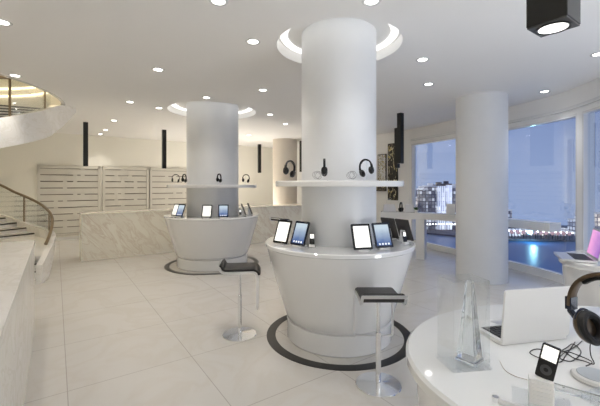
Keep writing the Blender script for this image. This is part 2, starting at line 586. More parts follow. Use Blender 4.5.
round_counter(C2, 0.94, 0.71, 0.52, 'glossy white flared round counter wrapped around the far left column')

def ring_shelf(C, r, rc, z0, z1, label):
    o = obj('ring_shelf', lathe(NB(), [(rc, z0), (r - .006, z0), (r, z0 + .008), (r, z1 - .008), (r - .006, z1), (rc, z1)], (0, 0), 128, close=True), white)
    o.location = (C[0], C[1], 0)
    tag(o, label, 'shelf', 'ring shelves around the columns')
ring_shelf(C1, 0.68, 0.402, 1.585, 1.640, 'white ring shelf with headphones circling the nearest column')
ring_shelf(C2, 0.885, 0.517, 1.545, 1.605, 'white ring shelf with headphones circling the far left column')
for i, (C, ro) in enumerate(((C1, 0.775), (C2, 0.93))):
    o = struct('trim_%d' % (10 + i), lathe(NB(), [(ro - 0.095, 0.0005), (ro, 0.0005), (ro, 0.004), (ro - 0.095, 0.004)], (0, 0), 128, close=True), black_inlay, loc=(C[0], C[1], 0))

# ------------------------------------------------------------------ slatted wall panels on the back wall
def wall_panel(u0, u1, label, dash):
    wv = 12.27
    t = thing('slat_panel', label, 'wall panel', (*uv(u0, wv - 0.005), 0), GA, 'slatted panels on the back wall')
    W = u1 - u0; z0, z1 = 0.13, 2.17
    obj('backing', box(NB(), (W / 2, -0.01, (z0 + z1) / 2), (W, 0.012, z1 - z0)), groove, t, smooth=False)
    fr = NB()
    for cx, cz, sx, sz in ((0.035, (z0 + z1) / 2, 0.07, z1 - z0), (W - 0.035, (z0 + z1) / 2, 0.07, z1 - z0), (W / 2, z1 - 0.045, W, 0.09), (W / 2, z0 + 0.03, W, 0.06)):
        box(fr, (cx, -0.035, cz), (sx, 0.06, sz))
    obj('frame', fr, panel_m, t, smooth=False)
    sl = NB(); n = 10; hgt = (z1 - .09 - z0 - .06) / n
    rnd = random.Random(dash)
    for i in range(n):
        zc = z0 + .06 + hgt * (i + .5)
        box(sl, (W / 2, -0.028, zc), (W - 0.14, 0.03, hgt - 0.026))
        # solid bridges that break the gap into dashes
        for bx in rnd.sample([0.28, 0.42, 0.58, 0.7], 2 if i % 3 else 1):
            box(sl, (W * bx, -0.03, zc + hgt / 2), (0.10, 0.026, 0.03))
    obj('slats', sl, panel_m, t, smooth=False)
    return t
def u_on_back(px):   # where the sight line through column px meets the back wall, in building coordinates
    k = (px - 300) / F; Y = 12.27 / (-0.574 * k + 0.819) if False else 12.27 / (0.819 - 0.574 * k)
    return D2.dot(Vector((k * Y, Y)))
ua, ub, uc_, ud, ue = [u_on_back(p) for p in (37, 100.5, 102.5, 148.5, 206)]
wall_panel(ua, ub, 'slatted beige wall panel behind the stair, leftmost of the panels', 3)
wall_panel(uc_, ud, 'slatted beige wall panel above the marble reception desk, middle of the panels', 5)
wall_panel(ud + 0.03, ue, 'slatted beige wall panel partly hidden by the far left column', 8)

# ------------------------------------------------------------------ marble desks
def desk(name, u0, u1, v0, v1, m, label):
    c = uv((u0 + u1) / 2, (v0 + v1) / 2)
    t = thing(name, label, 'counter', (c.x, c.y, 0), GA)
    obj('body', box(NB(), (0, 0, 0.48), (u1 - u0 - 0.012, v1 - v0 - 0.012, 0.96)), m, t, smooth=False, bevel=0.004)
    obj('worktop', box(NB(), (0, 0, 0.981), (u1 - u0, v1 - v0, 0.04)), m, t, smooth=False, bevel=0.004)
    return t
u0 = D2.dot(Vector((-4.56, 7.25))); v0 = D1.dot(Vector((-4.56, 7.25)))
desk('reception_desk', u0, u0 + 6.1, v0, v0 + 0.62, marble_beige, 'long veined beige marble desk behind the far left column')
desk('marble_counter', -1.55, -0.18, 0.9, D1.dot(Vector((-2.89, 3.81))), marble_pale, 'pale marble counter in the lower left foreground')
bl = NB()
cc = uv(u0 - 1.6, 12.27 - 0.25)

# ------------------------------------------------------------------ spiral stair
def lerp_tab(tab, x):
    for (a, va), (b, vb) in zip(tab[:-1], tab[1:]):
        if a <= x <= b: return va + (vb - va) * (x - a) / (b - a)
    return tab[0][1] if x < tab[0][0] else tab[-1][1]
ZTOP = [(12, 0.30), (20, 0.50), (32, 0.66), (45, 0.70), (67, 0.76), (90, 1.0), (140, 1.70), (280, 1.80), (351, 2.53), (383, 2.96), (390, 3.06), (400, 3.13)]
ZBOT = [(12, 0.0), (18, 0.02), (25, 0.30), (34, 0.46), (50, 0.50), (67, 0.52), (90, 0.72), (140, 1.35), (280, 1.42), (351, 2.11), (383, 2.47), (390, 2.66), (400, 3.02)]
ZRAIL = [(19, .60), (28, .80), (38, .98), (50, 1.10), (67, 1.29), (80, 1.44), (90, 1.62), (140, 2.3), (280, 2.4), (351, 3.1), (386, 3.5), (400, 3.5)]
ZTREAD = [(20, 0.10), (67, 0.62), (90, 0.93), (140, 1.66), (280, 1.76), (351, 2.48), (400, 3.05)]
def stair_pt(a, r=STAIR_R): return (SC[0] + r * math.cos(R(a)), SC[1] + r * math.sin(R(a)))
st = thing('spiral_staircase', 'curved marble staircase with glass balustrade rising beside the left edge of the photo', 'staircase', (SC[0], SC[1], 0))
def strip(bm, rin, rout, a0, a1, zb, zt, step=2.5):
    n = int((a1 - a0) / step); prev = None
    for i in range(n + 1):
        a = a0 + (a1 - a0) * i / n
        ri, ro = (rin, rout) if not callable(rin) else (rin(a), rout(a))
        c, s = math.cos(R(a)), math.sin(R(a))
        q = [bm.verts.new((ri * c, ri * s, zb(a))), bm.verts.new((ro * c, ro * s, zb(a))), bm.verts.new((ro * c, ro * s, zt(a))), bm.verts.new((ri * c, ri * s, zt(a)))]
        if prev:
            for k in range(4):
                l = (k + 1) % 4
                bm.faces.new((prev[k], prev[l], q[l], q[k]))
        else: bm.faces.new(q)
        prev = q
    bm.faces.new(list(reversed(prev)))
    return bm
flare = lambda a: 0.0 if a < 383 else ((a - 383) / 17) ** 1.3 * 0.34
so = obj('outer_stringer', strip(NB(), lambda a: STAIR_R - 0.09 + flare(a), lambda a: STAIR_R + flare(a), 12, 400, lambda a: lerp_tab(ZBOT, a), lambda a: lerp_tab(ZTOP, a)), marble_pale, st)
si = obj('inner_stringer', strip(NB(), 0.95, 1.03, 20, 395, lambda a: lerp_tab(ZBOT, a), lambda a: lerp_tab(ZTOP, a)), marble_pale, st)
obj('soffit', strip(NB(), 1.03, STAIR_R - 0.09, 26, 392, lambda a: lerp_tab(ZBOT, a), lambda a: lerp_tab(ZBOT, a) + 0.04), wall_white, st)
edges = [20 + 7.2 * i for i in range(0, 18)] + [280 + 7.2 * i for i in range(0, 16)]
for a in edges:
    zt = lerp_tab(ZTREAD, a + 4)
    tr = obj('tread', strip(NB(), 1.03, STAIR_R - 0.09, a, a + 7.2, lambda x: zt - 0.15, lambda x: zt, 3.6), marble_pale, st)
    ns = NB()
    c, s = math.cos(R(a)), math.sin(R(a))
    p0 = Vector((1.05 * c, 1.05 * s, zt - 0.012)); p1 = Vector(((STAIR_R - .1) * c, (STAIR_R - .1) * s, zt - 0.012))
    sweep(ns, [p0, p1], [(-0.006, -0.012), (0.006, -0.012), (0.006, 0.0135), (-0.006, 0.0135)])
    obj('nosing', ns, dark_nose, tr, smooth=False)
obj('landing', strip(NB(), 1.03, STAIR_R - 0.09, 149, 280, lambda a: lerp_tab(ZTOP, a) - .2, lambda a: lerp_tab(ZTOP, a) - .02), marble_pale, st)
RAIL = 0.60
for a0, a1 in ((22, 398),):
    obj('glass_balustrade', strip(NB(), STAIR_R - 0.055, STAIR_R - 0.043, a0, 386, lambda a: lerp_tab(ZTOP, a) - 0.02, lambda a: lerp_tab(ZRAIL, a) - 0.015), glass_rail, st)
rp = []
for i in range(0, 150):
    a = 19 + (386 - 19) * i / 149
    z = lerp_tab(ZRAIL, a)
    rr = STAIR_R - 0.05
    rp.append((rr * math.cos(R(a)), rr * math.sin(R(a)), z))
obj('handrail', tube(NB(), rp, 0.026, 10), bronze, st)
for a in (48, 74, 95, 120, 150, 180, 210, 240, 270, 300, 330, 356, 378):
    zt = lerp_tab(ZTOP, a); rr = STAIR_R - 0.05; zr = lerp_tab(ZRAIL, a)
    obj('rail_post', box(NB(), (rr * math.cos(R(a)), rr * math.sin(R(a)), (zt + zr) / 2 - .05), (0.022, 0.022, zr - zt + .1), R(a)), bronze, st, smooth=False)
# stairwell drum above the ceiling
drum = NB()
lathe(drum, [(HOLE_R, H), (HOLE_R, 5.6), (0, 5.6), (0, 5.7), (HOLE_R + .1, 5.7), (HOLE_R + .1, H + .01)], SC, 128)
struct('wall_stairwell', drum, wall_m)
for z, nm in ((3.50, 'upper'), (3.66, 'lower')):
    t = thing('light_strip', 'warm glowing strip on the stairwell wall, %s of the two' % ('lower' if z < 3.6 else 'upper'), 'light', (SC[0], SC[1], z), group='stairwell light strips')
    obj('tube', lathe(NB(), [(HOLE_R - .045, 0), (HOLE_R - .01, 0), (HOLE_R - .01, 0.035), (HOLE_R - .045, 0.035)], (0, 0), 96, close=True), strip_m, t)
struct('trim_20', lathe(NB(), [(HOLE_R - 0.012, H - .004), (HOLE_R + .05, H - .004), (HOLE_R + .05, H + .0), (HOLE_R - .012, H + .05)], SC, 128, close=True), white)

# ------------------------------------------------------------------ recessed downlights
DL = [  # (pixel x, pixel y) of each lamp in the photo, what is near it, tone
    (218.5, 1, 'recessed downlight at the top edge of the photo, left of the nearest column', 'w'),
    (2, 22, 'recessed downlight at the left edge of the photo, high above the stair', 'w'),
    (253, 41.5, 'recessed downlight just left of the ring recess over the nearest column', 'w'),
    (158, 69.5, 'recessed downlight alone in the middle of the left ceiling', 'w'),
    (15, 75.5, 'recessed downlight right beside the stairwell opening', 'w'),
    (206.5, 97.5, 'recessed downlight directly in front of the far left column recess', 'w'),
    (263, 90, 'recessed downlight upper right of the far left column recess', 'w'),
    (130, 102, 'recessed downlight left of the far left column recess, larger of the nearby pair', 'w'),
    (159, 108, 'recessed downlight touching the left side of the far left column recess', 'w'),
    (114, 120.5, 'small recessed downlight above the leftmost slat panels, nearest of the row', 'w'),
    (105.5, 130, 'small recessed downlight above the leftmost slat panels, middle of the row', 'w'),
    (100.5, 134, 'small recessed downlight above the leftmost slat panels, farthest of the row', 'w'),
    (270, 114.5, 'recessed downlight between the two island columns, nearer of the pair', 'w'),
    (285.5, 124, 'recessed downlight between the two island columns, beside the near column edge', 'w'),
    (248.6, 135, 'small recessed downlight right of the far left column, above the white wall', 'w'),
    (371.5, 1, 'recessed downlight at the top edge of the photo, right of the nearest column', 'n'),
    (422.5, 59.5, 'recessed downlight right of the nearest column, nearer of the two', 'n'),
    (428.5, 84, 'recessed downlight right of the nearest column, farther of the two', 'n'),
    (544.5, 91.5, 'recessed downlight right of the window column, above the windows', 'c'),
    (598.5, 54, 'recessed downlight at the right edge of the photo', 'c'),
]
OFF = [(-2.6, 1.0, 'w'), (-1.0, -1.0, 'w'), (1.2, -1.2, 'n'), (2.9, 0.6, 'c'), (-3.8, -0.8, 'w'), (1.0, -3.2, 'n'), (-6.6, 9.0, 'w'), (-8.2, 5.4, 'w'), (-5.4, 1.6, 'w'), (2.1, 1.5, 'n')]
TONE = {'w': WARM, 'n': NEUT, 'c': COOL}
lights = {}
for k, c in TONE.items():
    ld = bpy.data.lights.new('downlight_' + k, 'SPOT')
    ld.energy = LAMP_W * {'w': 6.9, 'n': 4.4, 'c': 5.6}[k]; ld.color = c; ld.spot_size = R(96); ld.spot_blend = 0.85; ld.shadow_soft_size = 0.05
    lights[k] = ld
trim_bm = lambda: lathe(NB(), [(0.052, -0.004), (0.075, -0.006), (0.078, 0.0), (0.052, 0.0)], (0, 0), 32, close=True)
face_bm = lambda: cyl(NB(), (0, 0), 0.053, -0.003, -0.0005, 32)
d0 = thing('recessed_downlight', '', 'ceiling light', (0, 0, H))
obj('trim_ring', trim_bm(), white, d0); obj('lens', face_bm(), lamp_face, d0)
first = True
def place_dl(x, y, tone, label, group):
    global first
    if first:
        r = d0; r.location = (x, y, H); r['label'] = label; r['group'] = group; first = False
    else:
        r = dup(d0, (x, y, H), 0, label, group)
    return r
dlroots = []
for px, py, lab, tone in DL:
    Y = (H - 1.6) * F / (185 - py); X = (px - 300) / F * Y
    dlroots.append((X, Y, tone, lab))
for x, y, tone in OFF:
    dlroots.append((x, y, tone, 'recessed downlight in the ceiling outside the photographed part of the shop'))
for X, Y, tone, lab in dlroots:
    place_dl(X, Y, tone, lab, 'recessed downlights in the ceiling')
    lo = bpy.data.objects.new('downlight_beam', lights[tone]); col.objects.link(lo); lo.location = (X, Y, H - 0.03)

# ------------------------------------------------------------------ black square pendants
pl = bpy.data.lights.new('pendant_beam', 'SPOT'); pl.energy = PEND_W * 6; pl.color = NEUT; pl.spot_size = R(70); pl.spot_blend = 0.6; pl.shadow_soft_size = 0.03
p0 = thing('square_pendant', '', 'pendant light', (0, 0, 0), 0, 'black square pendant spotlights')
bm = NB()
prism(bm, [(-.05, -.05), (.05, -.05), (.05, .05), (-.05, .05)], 0.004, 1.05)
obj('housing', bm, black_m, p0, smooth=False, bevel=0.002)
bz = NB(); lathe(bz, [(0.036, -0.002), (0.042, -0.004), (0.042, 0.006), (0.036, 0.006)], (0, 0), 40, close=True)
obj('bezel', bz, black_m, p0)
obj('bottom_plate', box(NB(), (0, 0, 0.003), (0.096, 0.096, 0.006)), mat('dark_grey_plate', (0.07, 0.07, 0.07), 0.4), p0, smooth=False)
obj('lens', cyl(NB(), (0, 0), 0.036, -0.002, 0.0025, 40), mat('pendant_lens', (.9, .9, .9), .2, emit=(1, .98, .95), estr=1.3), p0)
PEN = [(0.7245, 0.999, 'black square pendant spotlight hanging close to the camera at the top right'),
       (-5.13, 8.35, 'black square pendant spotlight in front of the slatted panels, leftmost pendant'),
       (-3.70, 9.5, 'black square pendant spotlight over the marble desk, just left of the far left column'),
       (-1.50, 12.9, 'small distant black square pendant spotlight between the far left and beige columns'),
       (2.10, 7.30, 'black square pendant spotlight just right of the nearest column'),
       (2.56, 9.20, 'black square pendant spotlight half hidden behind another pendant beside the posters'),
       (0.05, 11.9, 'distant black square pendant spotlight mostly hidden behind the nearest column')]
for i, (x, y, lab) in enumerate(PEN):
    if i == 0:
        r = p0; r.location = (x, y, H - 1.05); r.rotation_euler = (0, 0, GA); r['label'] = lab
    else: r = dup(p0, (x, y, H - 1.05), GA, lab)
    lo = bpy.data.objects.new('pendant_spot', pl); col.objects.link(lo); lo.location = (x, y, H - 1.05 - 0.02)

# ------------------------------------------------------------------ bar stools (local +y points to the footrest side)
def make_stool():
    t = thing('bar_stool', '', 'bar stool', (0, 0, 0), 0, 'black and chrome bar stools')
    obj('base', lathe(NB(), [(0, 0), (0.178, 0), (0.18, 0.004), (0.176, 0.009), (0.05, 0.016), (0.03, 0.022), (0, 0.022)], (0, 0), 64), chrome, t)
    b = NB(); cyl(b, (0, 0), 0.021, 0.02, 0.42, 24); obj('column', b, chrome, t)
    b = NB(); cyl(b, (0, 0), 0.015, 0.42, 0.685, 24); cyl(b, (0, 0), 0.03, 0.672, 0.69, 24); obj('piston', b, chrome, t)
    # seat profile in the y-z plane: lip at the back, flat, rolled over the front
    prof = [(-0.205, 0.762), (-0.192, 0.745), (-0.180, 0.722), (-0.160, 0.706), (-0.12, 0.700), (0.0, 0.700), (0.12, 0.700), (0.155, 0.697), (0.178, 0.682), (0.188, 0.66)]
    path = catmull([(0, a, b) for a, b in prof], 4)
    hw = 0.155
    bm = NB()
    sweep(bm, path, [(-hw, 0.004), (hw, 0.004), (hw, 0.030), (hw - .012, 0.036), (-hw + .012, 0.036), (-hw, 0.030)])
    obj('seat', bm, leather, t)
    fr = NB()
    for s in (-1, 1):
        pp = [Vector((s * (hw + 0.008), p.y, p.z)) for p in path] + [Vector((s * (hw + 0.008), 0.19, 0.50)), Vector((s * (hw + 0.008), 0.19, 0.345))]
        sweep(fr, pp, [(-0.008, -0.014), (0.008, -0.014), (0.008, 0.010), (-0.008, 0.010)])
    box(fr, (0, -0.207, 0.765), (2 * hw + 0.03, 0.012, 0.022))
    box(fr, (0, 0.0, 0.695), (2 * hw, 0.06, 0.008))
    obj('seat_frame', fr, satin, t)
    ft = NB()
    cr = catmull([(-hw - .008, 0.19, 0.37), (-hw - .008, 0.19, 0.335), (-hw + .025, 0.19, 0.312), (hw - .025, 0.19, 0.312), (hw + .008, 0.19, 0.335), (hw + .008, 0.19, 0.37)], 6)
    tube(ft, cr, 0.010, 10)
    obj('footrest', ft, satin, t)
    return t
stool = make_stool()
stool.location = (0.628, 2.80, 0); stool['label'] = 'black leather and chrome bar stool standing in front of the nearest round counter'
stool.rotation_euler = (0, 0, R(0))
dup(stool, (-0.645, 3.74, 0), R(-84), 'black leather and chrome bar stool left of the nearest round counter, seen from the side')
dup(stool, (-0.50, 8.85, 0), R(-40), 'distant black bar stool before the marble desk, seat showing above the tablets')

# ------------------------------------------------------------------ tablets on stands
def make_tablet(kind):
    t = thing('tablet_computer', '', 'tablet', (0, 0, 0), 0, 'tablets on the round counters')
    M = Matrix.Translation((0, -0.035, 0.012)) @ Matrix.Rotation(R(-21), 4, 'X') @ Matrix.Rotation(R(90), 4, 'X')
    bm = NB(); prism(bm, [(x, y + .12) for x, y in rrect(0.093, 0.121, 0.010)], -0.010, 0.0, M)
    obj('casing', bm, back_brown if kind == 'back' else (plastic_navy if kind == 'blue' else plastic_black), t)
    s = NB(); prism(s, [(x, y + .12) for x, y in rrect(0.075, 0.100, 0.002)], 0.0003, 0.0012, M)
    so_ = obj('screen', s, screen_blue if kind != 'white' else screen_w, t, smooth=False)
    if kind != 'white':
        ic = NB()
        for k in range(4):
            prism(ic, [(x - .048 + .032 * k, y + .034) for x, y in rrect(0.010, 0.009, 0.003)], 0.0014, 0.0018, M)
        obj('app_icons', ic, mat('icon_white', (.8, .8, .8), .3, emit=(.8, .85, .9), estr=.45), so_, smooth=False)
    return t
def make_stand():
    t = thing('tablet_stand', '', 'display stand', (0, 0, 0), 0, 'acrylic tablet stands')
    bm = NB(); prism(bm, rrect(0.055, 0.055, 0.008), 0.0005, 0.010, Matrix.Translation((0, 0.01, 0)))
    obj('foot', bm, plastic_white, t)
    b = NB()
    M = Matrix.Rotation(R(90), 4, 'Y') @ Matrix.Rotation(R(90), 4, 'Z')
    pts = [(0.0, 0.010), (0.062, 0.010), (0.045, 0.120), (0.0255, 0.120), (-0.003, 0.045)]
    lo = [b.verts.new((-0.022, y, z)) for y, z in pts]; hi = [b.verts.new((0.022, y, z)) for y, z in pts]
    for i in range(len(pts)):
        j = (i + 1) % len(pts); b.faces.new((lo[i], lo[j], hi[j], hi[i]))
    b.faces.new(lo); b.faces.new(hi)
    obj('wedge', b, plastic_white, t, smooth=False)
    return t
tabs = {'white': make_tablet('white'), 'blue': make_tablet('blue'), 'back': make_tablet('back')}
stand0 = make_stand()
used = set()
def put(key, src, loc, rz, label, group=None):
    if key in used: return dup(src, loc, rz, label, group)
    used.add(key); src.location = loc; src.rotation_euler = (0, 0, rz); src['label'] = label
    if group: src['group'] = group
    return src
ZC = 1.0
def face(dx, dy): return math.atan2(dy, dx) + PI / 2      # rotation that turns local -y towards (dx, dy)
TAB = [
    ('white', -0.185, 3.56, face(-.62, -.78), 'white-screened tablet, leftmost on the nearest round counter', 'nearest round counter, leftmost tablet'),
    ('blue', -0.008, 3.44, face(-.68, -.73), 'blue-screened tablet second from left on the nearest round counter', 'nearest round counter, second tablet from left'),
    ('white', 0.572, 3.21, face(.22, -.97), 'white-screened tablet in the front middle of the nearest round counter', 'nearest round counter, front middle'),
    ('blue', 0.790, 3.32, face(.30, -.95), 'blue-screened tablet right of centre on the nearest round counter', 'nearest round counter, right of centre'),
    ('back', 1.010, 3.90, face(.80, .60), 'dark-backed tablet seen from behind on the right of the nearest counter, nearer the column', 'nearest round counter, right side near the column'),
    ('back', 1.125, 3.74, face(.86, .50), 'dark-backed tablet seen from behind at the right end of the nearest counter', 'nearest round counter, right end'),
    ('white', -1.70, 6.36, face(.0, -1), 'white-screened tablet at the front of the far left round counter', 'far left round counter, front'),
    ('blue', -1.41, 6.42, face(.15, -.99), 'blue-screened tablet at the front of the far left round counter', 'far left round counter, front right'),
    ('white', -2.40, 6.72, face(-.55, -.83), 'white-screened tablet, leftmost on the far left round counter', 'far left round counter, leftmost'),
    ('blue', -2.26, 6.58, face(-.5, -.86), 'blue-screened tablet second from left on the far left round counter', 'far left round counter, second from left'),
    ('back', -1.10, 6.88, face(.95, .30), 'dark tablet turned sideways on the right of the far left counter, nearer the column', 'far left round counter, right side near the column'),
    ('back', -1.00, 7.06, face(.95, .30), 'dark tablet turned sideways at the right end of the far left counter', 'far left round counter, right end'),
]
for kind, x, y, rz, lab, slab in TAB:
    put('t' + kind, tabs[kind], (x, y, ZC), rz, lab)
    put('st', stand0, (x, y, ZC), rz, 'small white tablet stand on the ' + slab)

# ------------------------------------------------------------------ music players in docks
def make_player():
    t = thing('music_player', '', 'music player', (0, 0, 0), 0, 'music players in docks')
    M = Matrix.Translation((0, 0, 0.030)) @ Matrix.Rotation(R(-12), 4, 'X') @ Matrix.Rotation(R(90), 4, 'X')
    obj('casing', prism(NB(), [(x, y + .052) for x, y in rrect(0.0245, 0.052, 0.005)], -0.009, 0.0, M), plastic_black, t)
    obj('screen', prism(NB(), [(x, y + .076) for x, y in rrect(0.0185, 0.021, 0.001)], 0.0002, 0.0008, M), screen_w, t, smooth=False)
    return t
def make_dock():
    t = thing('player_dock', '', 'dock', (0, 0, 0), 0, 'white docks for music players')
    obj('plate', prism(NB(), rrect(0.05, 0.04, 0.012), 0.0005, 0.006), acrylic, t)
    b = NB(); prism(b, rrect(0.030, 0.022, 0.006), 0.006, 0.029)
    obj('cradle', b, plastic_white, t)
    return t
player0 = make_player(); dock0 = make_dock()
PLY = [(0.115, 3.36, ZC, face(-.1, -1), 'small black music player with lit screen at left front of the nearest counter', 'left front of the nearest counter'),
       (1.06, 3.50, ZC, face(.5, -.8), 'small music player at the right end of the nearest counter', 'right end of the nearest counter'),
       (-1.13, 6.62, ZC, face(.4, -.9), 'tiny black music player on the right side of the far left counter', 'right side of the far left counter')]
for x, y, z, rz, lab, dl in PLY:
    put('pl', player0, (x, y, z), rz, lab); put('dk', dock0, (x, y, z), rz, 'white music player dock on the ' + dl)

# ------------------------------------------------------------------ headphones
def make_headphones(name, shell, s=1.0, seg=32, big=False):
    t = thing(name, '', 'headphones', (0, 0, 0), 0)
    W = (0.058 if big else 0.072) * s; RB = (0.097 if big else 0.085) * s
    path = []
    for i in range(25):
        a = PI * i / 24
        x = -RB * math.cos(a); z = 0.045 * s + 0.105 * s * math.sin(a) ** 0.85
        path.append((x, 0, z))
    obj('headband', sweep(NB(), path, [(x, y) for x, y in rrect(0.014 * s, 0.0055 * s, 0.004 * s, 2)], up=Vector((-1, 0, 0.01))), shell, t)
    pad = []
    for i in range(6, 19):
        a = PI * i / 24
        pad.append((-(RB - .007 * s) * math.cos(a), 0, 0.045 * s + 0.095 * s * math.sin(a) ** 0.85))
    obj('band_pad', sweep(NB(), pad, [(x, y) for x, y in rrect(0.011 * s, 0.0045 * s, 0.004 * s, 2)], up=Vector((-1, 0, 0.01))), cushion, t)
    for sx in (-1, 1):
        sl = NB()
        box(sl, (sx * RB, 0, 0.052 * s), (0.016 * s, 0.026 * s, 0.034 * s))
        tube(sl, [(sx * RB, 0, 0.05 * s), (sx * (RB + .002 * s), 0, 0.03 * s), (sx * (W + 0.012 * s), 0, 0.0)], (0.008 if big else 0.004) * s, 8)
        # yoke
        tube(sl, catmull([(sx * (W + .004 * s), 0.034 * s, -0.002 * s), (sx * (W + .010 * s), 0.028 * s, 0.030 * s), (sx * (W + .012 * s), 0, 0.044 * s),
                          (sx * (W + .010 * s), -0.028 * s, 0.030 * s), (sx * (W + .004 * s), -0.034 * s, -0.002 * s)], 5), 0.003 * s, 6)
        obj('slider', sl, plastic_navy if big else shell, t)
        M = Matrix.Translation((sx * W, 0, 0)) @ Matrix.Rotation(R(25 if big else 0), 4, 'X') @ Matrix.Rotation(R((16 if big else 6) * sx), 4, 'Y') @ Matrix.Rotation(R(90 * sx), 4, 'Y') @ Matrix.Diagonal((1.22, 1, 1, 1))
        # local z of the lathe points outwards; x is vertical
        c = NB()
        lathe(c, [(0, 0.020 * s), (0.016 * s, 0.020 * s), (0.024 * s, 0.017 * s), (0.032 * s, 0.009 * s), (0.036 * s, 0.0), (0.036 * s, -0.006 * s), (0, -0.006 * s)], (0, 0), seg, M)
        cup = obj('ear_cup', c, shell, t)
        q = NB()
        lathe(q, [(0.036 * s, -0.006 * s), (0.0375 * s, -0.013 * s), (0.034 * s, -0.021 * s), (0.027 * s, -0.023 * s), (0.021 * s, -0.019 * s), (0.019 * s, -0.010 * s), (0.019 * s, -0.006 * s)], (0, 0), seg, M)
        obj('ear_cushion', q, cushion, cup)
    return t
hp = make_headphones('headphones', plastic_black, 0.80, 20)
def make_hp_stand():
    t = thing('headphone_stand', '', 'display stand', (0, 0, 0), 0, 'clear stands under the headphones')
    obj('foot', lathe(NB(), [(0, 0.0005), (0.035, 0.0005), (0.035, 0.006), (0, 0.006)], (0, 0), 24), acrylic, t)
    b = NB(); cyl(b, (0, 0), 0.006, 0.006, 0.185, 10); box(b, (0, 0, 0.184), (0.05, 0.016, 0.006)); obj('post', b, acrylic, t)
    return t
hs = make_hp_stand()
HPZ = 0.185 - (0.045 + 0.095) * 0.8 + 0.009      # cup centre above the shelf when the band rests on the post
HPS = [(-0.105, 3.42, 1.64, R(52), 'black headphones at the left end of the nearest ring shelf', 'left end of the nearest ring shelf'),
       (0.225, 3.225, 1.64, R(86), 'black headphones seen edge on at the front left of the nearest ring shelf', 'front left of the nearest ring shelf'),
       (0.62, 3.24, 1.64, R(-48), 'black headphones at the front right of the nearest ring shelf', 'front right of the nearest ring shelf'),
       (-2.42, 6.78, 1.605, R(20), 'black headphones at the left end of the far ring shelf', 'left end of the far ring shelf'),
       (-2.19, 6.60, 1.605, R(80), 'black headphones seen edge on, second from left on the far ring shelf', 'far ring shelf, second from left'),
       (-1.49, 6.42, 1.605, R(75), 'black headphones seen edge on at the front right of the far ring shelf', 'front right of the far ring shelf'),
       (-1.055, 6.78, 1.605, R(-15), 'black headphones at the right end of the far ring shelf', 'right end of the far ring shelf')]
for x, y, z, rz, lab, sl in HPS:
    r = put('hp', hp, (x, y, z + HPZ), rz, lab, 'headphones on the ring shelves')
    r.rotation_euler.y = R(TILT[lab.split()[2]] if False else (16 if x > -0.9 and x < 0.1 else -16 if x > .3 else 8))
    put('hs', hs, (x, y, z), rz, 'clear acrylic headphone stand on the ' + sl)
def coil(x, y, z, label, turns=3, r=0.035, parent=None, seed=1):
    rnd = random.Random(seed); pts = []
    for i in range(turns * 12):
        a = 2 * PI * i / 12; rr = r * (0.8 + 0.25 * rnd.random())
        pts.append((rr * math.cos(a) + 0.012 * (i // 12 - 1), 0.01 * math.sin(a * 1.3), r * 1.3 + 0.003 + rr * math.sin(a)))
    o = obj('cable_coil', tube(NB(), catmull(pts, 3), 0.0018, 5), mat('grey_cable', (0.25, 0.25, 0.27), .5))
    o.location = (x, y, z)
    tag(o, label, 'cable', 'coiled headphone cables')
coil(0.16, 3.19, 1.641, 'thin coiled cable left of the edge-on headphones on the nearest ring shelf', seed=2)
coil(0.47, 3.17, 1.641, 'thin coiled cable in the middle front of the nearest ring shelf', seed=4)

# ------------------------------------------------------------------ foreground table
TC = (1.255, 1.26); TA, TB_ = 0.85, 0.66; TZ = 0.95
def oval_table(C, A, B_, Z, label):
    t = thing('display_table', label, 'table', (C[0], C[1], 0))
    S = Matrix.Diagonal((A, B_, 1, 1))
    obj('table_top', lathe(NB(), [(0, Z - .05), (0.985, Z - .05), (1.0, Z - .04), (1.0, Z - .010), (0.988, Z), (0, Z)], (0, 0), 128, S), top_gloss, t)
    obj('body', lathe(NB(), [(0, 0.21), (0.80, 0.21), (0.84, 0.3), (0.90, 0.5), (0.945, 0.7), (0.965, Z - .051), (0, Z - .051)], (0, 0), 128, S), solid_white, t)
    obj('plinth', lathe(NB(), [(0, 0.0), (0.76, 0.0), (0.76, 0.20), (0.74, 0.21), (0, 0.21)], (0, 0), 128, S), solid_white, t)
oval_table((2.93, 2.77), 0.80, 0.50, 1.0, 'white rounded table at the right edge of the photo under the laptop with pink screen')
oval_table(TC, TA, TB_, TZ, 'large glossy white rounded table in the right foreground')

